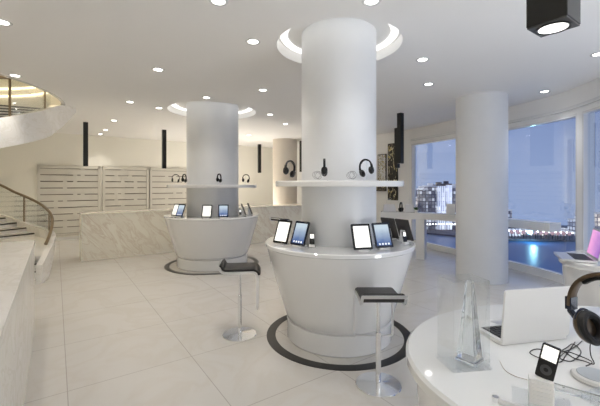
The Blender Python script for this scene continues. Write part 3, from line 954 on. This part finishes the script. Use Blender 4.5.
def make_laptop(name, w_, d_, ang, scr, label, loc, rz, body, keys=True):
    """hinge along local x at the origin, base towards +y, lid leaning towards -y"""
    t = thing(name, label, 'laptop', loc, rz)
    obj('base', prism(NB(), [(x, y + d_ / 2) for x, y in rrect(w_ / 2, d_ / 2, 0.010)], 0.003, 0.018), body, t)
    kb = NB()
    rows = 6; n = 14
    for r_ in range(rows):
        for k in range(n):
            if r_ == rows - 1 and 4 <= k <= 8:
                if k == 4: box(kb, (0.0, 0.035 + (r_) * 0.0185, 0.0195), (w_ * 0.28, 0.0145, 0.002))
                continue
            box(kb, (-w_ * .42 + (k + .5) * w_ * .84 / n, 0.035 + r_ * 0.0185, 0.0195), (w_ * .84 / n - 0.003, 0.0145, 0.002))
    obj('keyboard_tray', box(NB(), (0, 0.035 + 2.5 * 0.0185, 0.0183), (w_ * .88, 0.118, 0.0008)), plastic_black if keys else body, t, smooth=False)
    obj('keyboard', kb, key_m, t, smooth=False)
    obj('trackpad', box(NB(), (0, d_ - 0.05, 0.0183), (0.09, 0.06, 0.0008)), satin, t, smooth=False)
    M = Matrix.Translation((0, 0.004, 0.018)) @ Matrix.Rotation(R(90 + ang), 4, 'X')
    # lid plane: x across, local y up along the lid, +z towards the viewer side away from the keyboard
    lid = obj('lid', prism(NB(), [(x, y + d_ / 2) for x, y in rrect(w_ / 2, d_ / 2, 0.010)], 0.0, 0.008, M), body, t)
    obj('screen', prism(NB(), [(x, y + d_ / 2 + .002) for x, y in rrect(w_ / 2 - .014, d_ / 2 - .016, 0.002)], -0.001, -0.0002, M), scr, lid, smooth=False)
    return t
ac = math.atan2(1.475 - 1.405, 1.14 - 0.801)
lx, ly = (0.801 + 1.135) / 2 + .003, (1.405 + 1.475) / 2
make_laptop('laptop', 0.325, 0.213, 5, screen_blue, 'open white laptop seen from behind its lid on the foreground table', (lx, ly, TZ), ac, plastic_white)
make_laptop('laptop', 0.33, 0.23, 12, screen_pink, 'open laptop with pink and violet screen at the right edge of the photo', (2.345, 2.80, 1.0), R(63), satin)

# large headphones on a stand
bh = make_headphones('headphones', brown_metal, 1.2, 48, True)
bh['label'] = 'large brown and black over-ear headphones at the right edge of the foreground table'
AL = R(-70)
hc = Vector((0.905 + 0.0696 * math.cos(AL), 1.10 + 0.0696 * math.sin(AL), 1.152))
bh.location = hc; bh.rotation_euler = (0, R(0), AL)
t = thing('headphone_stand', 'white headphone stand at the right edge of the foreground table under the large headphones', 'display stand', (hc.x, hc.y, TZ), AL)
obj('foot', prism(NB(), rrect(0.06, 0.06, 0.02), 0.0005, 0.012), acrylic, t)
b = NB(); cyl(b, (0, 0), 0.009, 0.012, 0.342, 16); tube(b, [(-.03, 0, .342), (0, 0, .350), (.03, 0, .342)], 0.010, 12)
obj('post', b, acrylic, t)

# clear box with crystal obelisk
t = thing('acrylic_box', 'tall clear acrylic display box left of the laptop on the foreground table', 'display box', (0.592, 1.27, TZ), R(8))
b = NB()
hx, hy, hh = 0.068, 0.052, 0.300; th = 0.004
for c, s in (((0, -hy, hh / 2), (2 * hx, th, hh)), ((0, hy, hh / 2), (2 * hx, th, hh)), ((-hx, 0, hh / 2), (th, 2 * hy, hh)), ((hx, 0, hh / 2), (th, 2 * hy, hh)), ((0, 0, hh), (2 * hx, 2 * hy, th))):
    box(b, (c[0], c[1], c[2] + 0.012), s)
obj('cover', b, acrylic, t, smooth=False)
obj('base_plate', box(NB(), (0, 0, 0.0065), (0.150, 0.118, 0.011)), acrylic, t, smooth=False, bevel=0.002)
t = thing('crystal_obelisk', 'tapering crystal obelisk standing inside the clear box on the foreground table', 'ornament', (0.617, 1.27, TZ + 0.0125), R(38))
b = NB()
def frustum(bm, h0, h1, z0, z1):
    lo = [bm.verts.new((x * h0, y * h0, z0)) for x, y in ((-1, -1), (1, -1), (1, 1), (-1, 1))]
    hi = [bm.verts.new((x * h1, y * h1, z1)) for x, y in ((-1, -1), (1, -1), (1, 1), (-1, 1))]
    for i in range(4):
        j = (i + 1) % 4; bm.faces.new((lo[i], lo[j], hi[j], hi[i]))
    bm.faces.new(lo); bm.faces.new(hi)
frustum(b, 0.032, 0.0105, 0.012, 0.292)
obj('shaft', b, crystal, t, smooth=False, bevel=0.0015)
obj('pedestal', box(NB(), (0, 0, 0.0055), (0.070, 0.070, 0.011)), crystal, t, smooth=False, bevel=0.0015)

# foreground music player in its tall dock
t = thing('player_dock', 'tall ribbed white dock holding the black music player at the front of the foreground table', 'dock', (0.722, 1.045, TZ), R(-30))
b = NB(); frustum_pts = None
prism(b, rrect(0.031, 0.020, 0.004), 0.0005, 0.071)
obj('cradle', b, plastic_white, t)
rb = NB()
for k in range(5): box(rb, (0, -0.0205, 0.014 + 0.012 * k), (0.048, 0.003, 0.003))
obj('ribs', rb, satin, t, smooth=False)
obj('plate', prism(NB(), rrect(0.075, 0.055, 0.006), 0.0004, 0.006), acrylic, t)
t = thing('music_player', 'large black music player with white screen standing in a white dock in the foreground', 'music player', (0.728, 1.043, TZ + 0.0715), R(-42))
M = Matrix.Rotation(R(-8), 4, 'X') @ Matrix.Rotation(R(11), 4, 'Y') @ Matrix.Rotation(R(90), 4, 'X')
obj('casing', prism(NB(), [(x, y + .051) for x, y in rrect(0.0235, 0.051, 0.006)], -0.009, 0.0, M), plastic_black, t)
obj('screen', prism(NB(), [(x, y + .076) for x, y in rrect(0.0190, 0.0205, 0.001)], 0.0002, 0.0008, M), screen_w, t, smooth=False)
obj('click_wheel', lathe(NB(), [(0.006, 0.0002), (0.015, 0.0002), (0.015, 0.0007), (0.006, 0.0007)], (0, 0.027), 32, M, close=True), mat('wheel_grey', (.04, .04, .045), .4), t)

# acrylic bar and puck
t = thing('acrylic_bar', 'clear acrylic bar with a dark dot lying at the lower right of the foreground table', 'display base', (0.845, 1.085, TZ), R(-38))
obj('bar', box(NB(), (0, 0, 0.0085), (0.20, 0.020, 0.016)), crystal, t, smooth=False, bevel=0.001)
obj('screw', cyl(NB(), (-0.02, -0.0105), 0.003, 0.0170, 0.0185, 12), black_m, t)
t = thing('charging_puck', 'low round white puck with grey top at the right edge of the foreground table', 'dock', (0.985, 1.165, TZ))
obj('shell', lathe(NB(), [(0, 0.0005), (0.062, 0.0005), (0.066, 0.006), (0.062, 0.014), (0.056, 0.016), (0, 0.016)], (0, 0), 48), plastic_white, t)
obj('inlay', lathe(NB(), [(0, 0.0162), (0.050, 0.0162), (0.048, 0.0185), (0, 0.0185)], (0, 0), 48), puck_top, t)
t = thing('stylus_bar', 'slim grey metal bar at the bottom edge of the foreground table', 'display base', (0.640, 1.005, TZ), R(-38))
obj('bar', box(NB(), (0, 0, 0.0075), (0.13, 0.012, 0.014)), satin, t, smooth=False, bevel=0.002)
obj('end_cap', cyl(NB(), (-0.068, 0), 0.009, 0.0005, 0.016, 16), chrome, t)

# cables on the foreground table
def on_table(px, py, z=TZ):
    Y = (1.6 - z) * F / (py - 185); return ((px - 300) / F * Y, Y, z)
def cable(pix, r, m, label, lift=None):
    pts = []
    for i, (a, b_) in enumerate(pix):
        z = TZ + r + 0.0008 + (lift[i] if lift else 0)
        pts.append(on_table(a, b_, z))
    o = obj('cable', tube(NB(), catmull(pts, 6), r, 6), m)
    return tag(o, label, 'cable')
cable([(575, 342), (566, 355), (560, 362), (545, 360), (530, 353), (537, 349), (552, 352), (566, 351), (576, 346), (582, 341)], 0.0018, cable_m,
      'thin black cable in an open loop behind the foreground music player')
cable([(556, 354), (566, 348), (573, 344), (581, 352), (572, 361), (560, 358), (567, 352), (580, 356), (592, 362), (586, 366)], 0.0018, cable_m,
      'thin black cable tangled below the large headphones', [0, .002, .003, .001, 0, .003, .004, .002, 0, 0])
cable([(562, 350), (574, 358), (584, 361), (594, 364), (591, 356), (590, 348), (591, 340)], 0.0018, cable_m,
      'thin black cable dropping from the ear cup of the large headphones', [0, 0, .002, .002, .03, .07, .11])
cable([(500, 361), (505, 370), (515, 376), (528, 380), (535, 384)], 0.0014, cable_w,
      'thin pale cable curving in front of the white laptop to the dock')

# ------------------------------------------------------------------ long counter under the window
slab_line = catmull([(1.80, 7.78, 0), (2.35, 7.62, 0), (2.95, 7.22, 0), (3.42, 6.60, 0), (3.72, 6.02, 0), (3.92, 5.48, 0)], 8)
t = thing('window_counter', 'long slim white counter running along the curved window behind the right column', 'counter')
b = NB(); ribbon(b, [(p.x, p.y) for p in slab_line], 0.86, 1.0, 0.26, -1)
obj('counter_top', b, white, t)
lg = NB(); ribbon(lg, [(p.x, p.y) for p in slab_line[10:13]], 0.0, 0.859, 0.22, -1)
obj('support', lg, solid_white, t)
lg = NB(); ribbon(lg, [(p.x, p.y) for p in slab_line[21:24]], 0.0, 0.859, 0.20, -1)
obj('support', lg, solid_white, t)

def handbag(x, y, z, rz, label, w_=0.30, h_=0.27):
    t = thing('shopping_bag', label, 'bag', (x, y, z), rz, 'bags on the window counter')
    b = NB()
    lo = [b.verts.new((sx * w_ * .5, sy * .045, 0.001)) for sx, sy in ((-1, -1), (1, -1), (1, 1), (-1, 1))]
    hi = [b.verts.new((sx * w_ * .42, sy * .02, h_ * .62)) for sx, sy in ((-1, -1), (1, -1), (1, 1), (-1, 1))]
    for i in range(4):
        j = (i + 1) % 4; b.faces.new((lo[i], lo[j], hi[j], hi[i]))
    b.faces.new(lo); b.faces.new(hi)
    obj('bag_body', b, bag_m, t, smooth=False, bevel=0.006)
    obj('handle', tube(NB(), catmull([(-w_ * .22, -.01, h_ * .6), (-w_ * .2, -.01, h_ * .95), (-w_ * .05, -.01, h_ * 1.05), (w_ * .1, -.01, h_ * .98), (w_ * .14, -.01, h_ * .6)], 5), 0.005, 6), satin, t)
handbag(2.00, 7.83, 1.0, R(5), 'pale bag with looped handle on the window counter, left of the second bag')
handbag(2.42, 7.72, 1.0, R(-15), 'pale bag with looped handle behind the small plant on the window counter', 0.22)
wh = dup(hp, (2.215, 7.655, 1.0 + 0.060), R(60), 'black headphones leaning by the bags on the window counter', 'headphones on the window counter')
wh.scale = (1.35, 1.35, 1.35); wh.rotation_euler.y = 0
t = thing('potted_plant', 'small green plant in a white pot on the window counter beside the bags', 'plant', (2.52, 7.55 + .02, 1.0))
obj('pot', lathe(NB(), [(0, 0.001), (0.032, 0.001), (0.042, 0.06), (0.036, 0.06), (0.034, 0.05), (0, 0.05)], (0, 0), 24), plastic_white, t)
lf = NB(); rnd = random.Random(7)
for i in range(26):
    a = rnd.random() * 2 * PI; el = 0.3 + rnd.random() * 1.1; L = 0.07 + rnd.random() * .04
    d = Vector((math.cos(a) * math.cos(el), math.sin(a) * math.cos(el), math.sin(el))); s = Vector((-math.sin(a), math.cos(a), 0)) * 0.014
    o_ = Vector((0, 0, 0.05))
    v = [lf.verts.new(o_), lf.verts.new(o_ + d * L * .5 + s), lf.verts.new(o_ + d * L), lf.verts.new(o_ + d * L * .5 - s)]
    lf.faces.new(v)
obj('foliage', lf, leaf_m, t)
# frames with price cards standing on the window counter
def card(x, y, rz, label):
    t = thing('card_holder', label, 'sign holder', (x, y, 1.0), rz, 'card holders on the window counter')
    M = Matrix.Rotation(R(-10), 4, 'X') @ Matrix.Rotation(R(90), 4, 'X')
    obj('frame', prism(NB(), [(x_, y_ + .108) for x_, y_ in rrect(0.085, 0.106, 0.004)], -0.006, 0.0, M), satin, t)
    obj('card', prism(NB(), [(x_, y_ + .108) for x_, y_ in rrect(0.075, 0.096, 0.002)], 0.0002, 0.001, M), mat('card_white', (.85, .85, .84), .5), t, smooth=False)
card(3.10, 7.19, R(-32), 'white card in a slim frame on the window counter, left of the column')
card(3.34, 6.92, R(-45), 'white card in a slim frame on the window counter, partly hidden by the column')

# ------------------------------------------------------------------ posters on the right wall
def poster_mat(name, base, accents, scale, seed):
    m = bpy.data.materials.new(name); m.use_nodes = True
    nt = m.node_tree; b = nt.nodes['Principled BSDF']; b.inputs['Roughness'].default_value = 0.3
    tc = nt.nodes.new('ShaderNodeTexCoord'); mp = nt.nodes.new('ShaderNodeMapping')
    mp.inputs['Location'].default_value = (seed, seed * 2, 0)
    mp.inputs['Scale'].default_value = (1, 1, 2.2)
    n = nt.nodes.new('ShaderNodeTexNoise'); n.inputs['Scale'].default_value = scale; n.inputs['Detail'].default_value = 4; n.inputs['Distortion'].default_value = 2
    nt.links.new(tc.outputs['Generated'], mp.inputs[0]); nt.links.new(mp.outputs[0], n.inputs['Vector'])
    r = nt.nodes.new('ShaderNodeValToRGB'); r.color_ramp.interpolation = 'CONSTANT'
    e = r.color_ramp.elements
    e[0].position = 0; e[0].color = (*base, 1); e[1].position = accents[0][0]; e[1].color = (*accents[0][1], 1)
    for p, c in accents[1:]:
        k = e.new(p); k.color = (*c, 1)
    nt.links.new(n.outputs['Fac'], r.inputs[0]); nt.links.new(r.outputs[0], b.inputs['Base Color'])
    return m
pm1 = poster_mat('poster_dark', (0.015, 0.012, 0.01), [(0.5, (0.10, 0.08, 0.05)), (0.56, (0.75, 0.70, 0.50)), (0.62, (0.60, 0.48, 0.08)), (0.68, (0.03, 0.03, 0.03))], 2.6, 3.1)
pm2 = poster_mat('poster_grey', (0.25, 0.24, 0.24), [(0.38, (0.7, 0.7, 0.7)), (0.52, (0.05, 0.05, 0.05)), (0.57, (0.65, 0.52, 0.12)), (0.62, (0.4, 0.4, 0.42))], 3.2, 7.7)
def t_on_right(px):
    k = (px - 300) / F; return (3.0 - k * 9.4) / (0.574 + k * 0.819)
def poster(pa, pb, z0, z1, m, label):
    ta, tb = t_on_right(pa), t_on_right(pb)
    c = Vector((3.0, 9.4)) + D1 * (ta + tb) / 2 - D2 * 0.02
    t = thing('wall_poster', label, 'poster', (c.x, c.y, (z0 + z1) / 2), math.atan2(D1.y, D1.x), 'posters on the right wall')
    obj('board', box(NB(), (0, 0, 0), (abs(ta - tb), 0.03, z1 - z0)), black_m, t, smooth=False)
    obj('print', box(NB(), (0, 0.016, 0), (abs(ta - tb) - .04, 0.002, z1 - z0 - .04)), m, t, smooth=False)
poster(398.2, 388.6, 1.17, 2.78, pm1, 'tall dark poster with yellow patches on the far wall beside the window')
poster(386.8, 378.5, 1.66, 2.50, pm2, 'grey and yellow picture on the far wall beside the nearest column, upper one')
poster(386.8, 376.5, 1.42, 1.60, pm1, 'narrow dark picture strip just below the ring shelf on the far wall')

# ------------------------------------------------------------------ outside: harbour, far shore and city
ZW = -30.0
wm = mat('harbour_water', (0.02, 0.14, 0.36), 0.35, spec=0.6, bump=1.0, nscale=0.35)
b = NB(); v = [b.verts.new(p) for p in ((-60, 25, ZW), (520, 25, ZW), (520, 240, ZW), (-60, 240, ZW))]; b.faces.new(v)
o = obj('harbour_water', b, wm, smooth=False); tag(o, 'dark blue harbour water beyond the windows', 'water', kind='structure')
shore_m = mat('shore_ground', (0.16, 0.15, 0.18), 0.8, noise=0.4, nscale=0.2)
b = NB()
prism(b, [(40, 205), (78, 226), (110, 196), (190, 192), (290, 182), (420, 170), (520, 160), (520, 246), (330, 246), (250, 262), (40, 266)], ZW + 0.2, ZW + 1.2)
o = obj('far_shore', b, shore_m, smooth=False); tag(o, 'low far shore of the harbour with the city on it', 'shore', kind='structure')
def city_mat(name, wallc, winc, estr, bw, rh, seed):
    m = bpy.data.materials.new(name); m.use_nodes = True
    nt = m.node_tree; b = nt.nodes['Principled BSDF']; b.inputs['Roughness'].default_value = 0.6
    tc = nt.nodes.new('ShaderNodeTexCoord'); sp = nt.nodes.new('ShaderNodeSeparateXYZ'); cb = nt.nodes.new('ShaderNodeCombineXYZ')
    ad = nt.nodes.new('ShaderNodeMath'); ad.operation = 'ADD'
    nt.links.new(tc.outputs['Object'], sp.inputs[0])
    nt.links.new(sp.outputs['X'], ad.inputs[0]); nt.links.new(sp.outputs['Y'], ad.inputs[1])
    nt.links.new(ad.outputs[0], cb.inputs['X']); nt.links.new(sp.outputs['Z'], cb.inputs['Y'])
    br = nt.nodes.new('ShaderNodeTexBrick'); br.offset = 0; br.inputs['Scale'].default_value = 1
    br.inputs['Brick Width'].default_value = bw; br.inputs['Row Height'].default_value = rh; br.inputs['Mortar Size'].default_value = 0.28
    br.inputs['Color1'].default_value = (1, 1, 1, 1); br.inputs['Color2'].default_value = (0, 0, 0, 1); br.inputs['Mortar'].default_value = (0, 0, 0, 1)
    nt.links.new(cb.outputs[0], br.inputs['Vector'])
    b.inputs['Base Color'].default_value = (*wallc, 1)
    b.inputs['Emission Color'].default_value = (*winc, 1)
    mu = nt.nodes.new('ShaderNodeMath'); mu.operation = 'MULTIPLY'; mu.inputs[1].default_value = estr
    nt.links.new(br.outputs['Color'], mu.inputs[0]); nt.links.new(mu.outputs[0], b.inputs['Emission Strength'])
    return m
CM = [city_mat('tower_dark', (0.03, 0.04, 0.13), (0.9, 0.92, 1.0), 0.9, 2.2, 2.4, 1), city_mat('tower_pale', (0.55, 0.58, 0.68), (1.0, 0.95, 0.85), 0.9, 3.0, 3.2, 2),
      city_mat('tower_mid', (0.16, 0.18, 0.30), (1.0, 0.85, 0.7), 1.2, 2.6, 2.8, 3)]
def building(px0, px1, ytop, Y, mi, dep=16, label='', roof=None, base=None):
    x0, x1 = (px0 - 300) / F * Y, (px1 - 300) / F * Y
    zt = 1.6 + (185 - ytop) / F * Y
    zb = ZW + 1.2
    t = thing('office_building', label, 'building', ((x0 + x1) / 2, Y + dep / 2, zb), 0, 'city buildings across the harbour')
    wd = x1 - x0
    b = NB(); box(b, (0, 0, (zt - zb) / 2), (wd, dep, zt - zb))
    obj('facade', b, CM[mi], t, smooth=False)
    b = NB(); box(b, (0, 0, zt - zb + .5), (wd, dep, 1.0)); box(b, (wd * .1, 0, zt - zb + 1.8), (wd * .4, dep * .4, 1.8))
    obj('roof_parapet', b, CM[1] if mi != 1 else shore_m, t, smooth=False)
    if mi == 1:
        b = NB()
        for k in range(4): box(b, (-wd / 2 + wd * (k + .5) / 4, -dep / 2 - .5, (zt - zb) / 2), (wd * .06, 1.0, zt - zb))
        obj('pilasters', b, mat('glowing_pilaster', (.75, .76, .8), .6, emit=(.85, .88, 1), estr=.55), t, smooth=False)  # pilasters given a glow of their own to look whiter, not lamps
B = [(408, 417.5, 198, 238, 2, 'dark office block with lit windows at the left side of the left window'),
     (418.5, 428, 190, 238, 0, 'dark blue office block with rows of lit windows in the left window'),
     (428.5, 436.5, 187, 238, 0, 'dark blue office tower in the middle of the left window'),
     (437, 445.5, 186, 238, 1, 'pale striped office building with columns near the middle of the left window'),
     (446, 452, 185, 238, 1, 'pale striped office building with columns beside the right column'),
     (452.5, 462, 188, 238, 0, 'dark office block partly hidden by the right column'),
     (466, 480, 205, 238, 2, 'low city block hidden behind the right column'),
     (484, 500, 212, 238, 0, 'city block behind the right column'),
     (503, 512, 211, 224, 0, 'dark roofed block above the window counter just right of the column'),
     (508, 521, 228.5, 208, 1, 'pale low shore building just right of the column below the window counter'),
     (526, 532, 234, 208, 2, 'small low waterfront building near the middle of the right window'),
     (536, 544, 232, 208, 2, 'low waterfront building with lit windows right of the middle of the right window'),
     (547, 556, 234, 208, 0, 'low dark waterfront building in the right half of the right window'),
     (558, 566, 236, 208, 2, 'low waterfront building behind the far right counter'),
     (567, 575, 234, 208, 0, 'low waterfront building beside the window post'),
     (583, 590, 222, 208, 0, 'dark building in the rightmost window beside the laptop'),
     (591, 601, 214, 208, 2, 'taller lit building in the rightmost window at the photo edge')]
for a, b_, yt, Y, mi, lab in B: building(a, b_, yt, Y, mi, 12, lab)
# lit trees and lamps along the quay
rnd = random.Random(11)
blob_w = mat('quay_lamp_white', (.9, .9, .9), .5, emit=(1, .93, .85), estr=4)
blob_c = mat('quay_lamp_cyan', (.6, .9, .9), .5, emit=(.35, .85, 1), estr=8)
blob_p = mat('lit_tree_pink', (.35, .22, .26), .8, emit=(1, .6, .6), estr=.35, noise=.5, nscale=1.0)
lamp0 = thing('quay_lamp', '', 'street lamp', (0, 0, 0), 0, 'lamps along the far quay')
obj('lamp_post', cyl(NB(), (0, 0), 0.12, 0, 4.2, 6), black_m, lamp0)
obj('lamp_globe', lathe(NB(), [(0, 4.1), (0.35, 4.3), (0.45, 4.6), (0.35, 4.9), (0, 5.05)], (0, 0), 10), blob_w, lamp0)
tree0 = thing('quay_tree', '', 'tree', (0, 0, 0), 0, 'lit trees along the far quay')
obj('trunk', cyl(NB(), (0, 0), 0.25, 0, 2.6, 6), black_m, tree0)
b = NB()
for k in range(7):
    bmesh.ops.create_icosphere(b, subdivisions=1, radius=0.55 + rnd.random() * .3, matrix=Matrix.Translation((rnd.uniform(-.6, .6), rnd.uniform(-.6, .6), 3.4 + rnd.uniform(-.7, 1.2))))
obj('crown', b, blob_p, tree0)
qn = [0, 0]
def shoreY(px):
    if px < 480: return 231
    return 196 - (px - 505) / 100 * 14
for i in range(34):
    px = 506 + i * 2.9 + rnd.uniform(-.6, .6)
    if 574 < px < 585 or 527 < px < 533: continue
    Y = shoreY(px) + (2.0 if i % 2 else 6.2) + rnd.uniform(-.3, .3)
    X = (px - 300) / F * Y
    src, k = (lamp0, 0) if i % 2 else (tree0, 1)
    lab = ('glowing lamp on the far quay seen low through the right windows' if k == 0 else 'small pinkish lit tree on the far quay seen low through the right windows')
    if qn[k] == 0: r = src; r.location = (X, Y, ZW + 1.2); r['label'] = lab
    else: r = dup(src, (X, Y, ZW + 1.2), rnd.uniform(0, 6), lab)
    qn[k] += 1
for i in range(14):
    px = 419 + i * 2.8; Y = 229.5 + rnd.uniform(-.5, 2); X = (px - 300) / F * Y
    dup(lamp0, (X, Y, ZW + 1.2), 0, 'glowing lamp on the quay below the city buildings in the left window', 'lamps below the city buildings')
t = thing('harbour_floodlight', 'bright cyan floodlight on the far quay in the right window', 'street lamp', ((530 - 300) / F * 192.5, 192.5, ZW + 1.0), 0)
obj('mast', cyl(NB(), (0, 0), 0.2, 0, 3.5, 8), black_m, t)
obj('lamp_head', lathe(NB(), [(0, 3.4), (1.0, 3.8), (1.3, 4.5), (1.0, 5.2), (0, 5.6)], (0, 0), 16), blob_c, t)
fl_ = bpy.data.lights.new('harbour_glow', 'POINT'); fl_.energy = 4000; fl_.color = (.4, .85, 1); fl_.shadow_soft_size = 1.0
fo = bpy.data.objects.new('harbour_glow', fl_); col.objects.link(fo); fo.location = ((530 - 300) / F * 192.5, 189.5, ZW + 5)
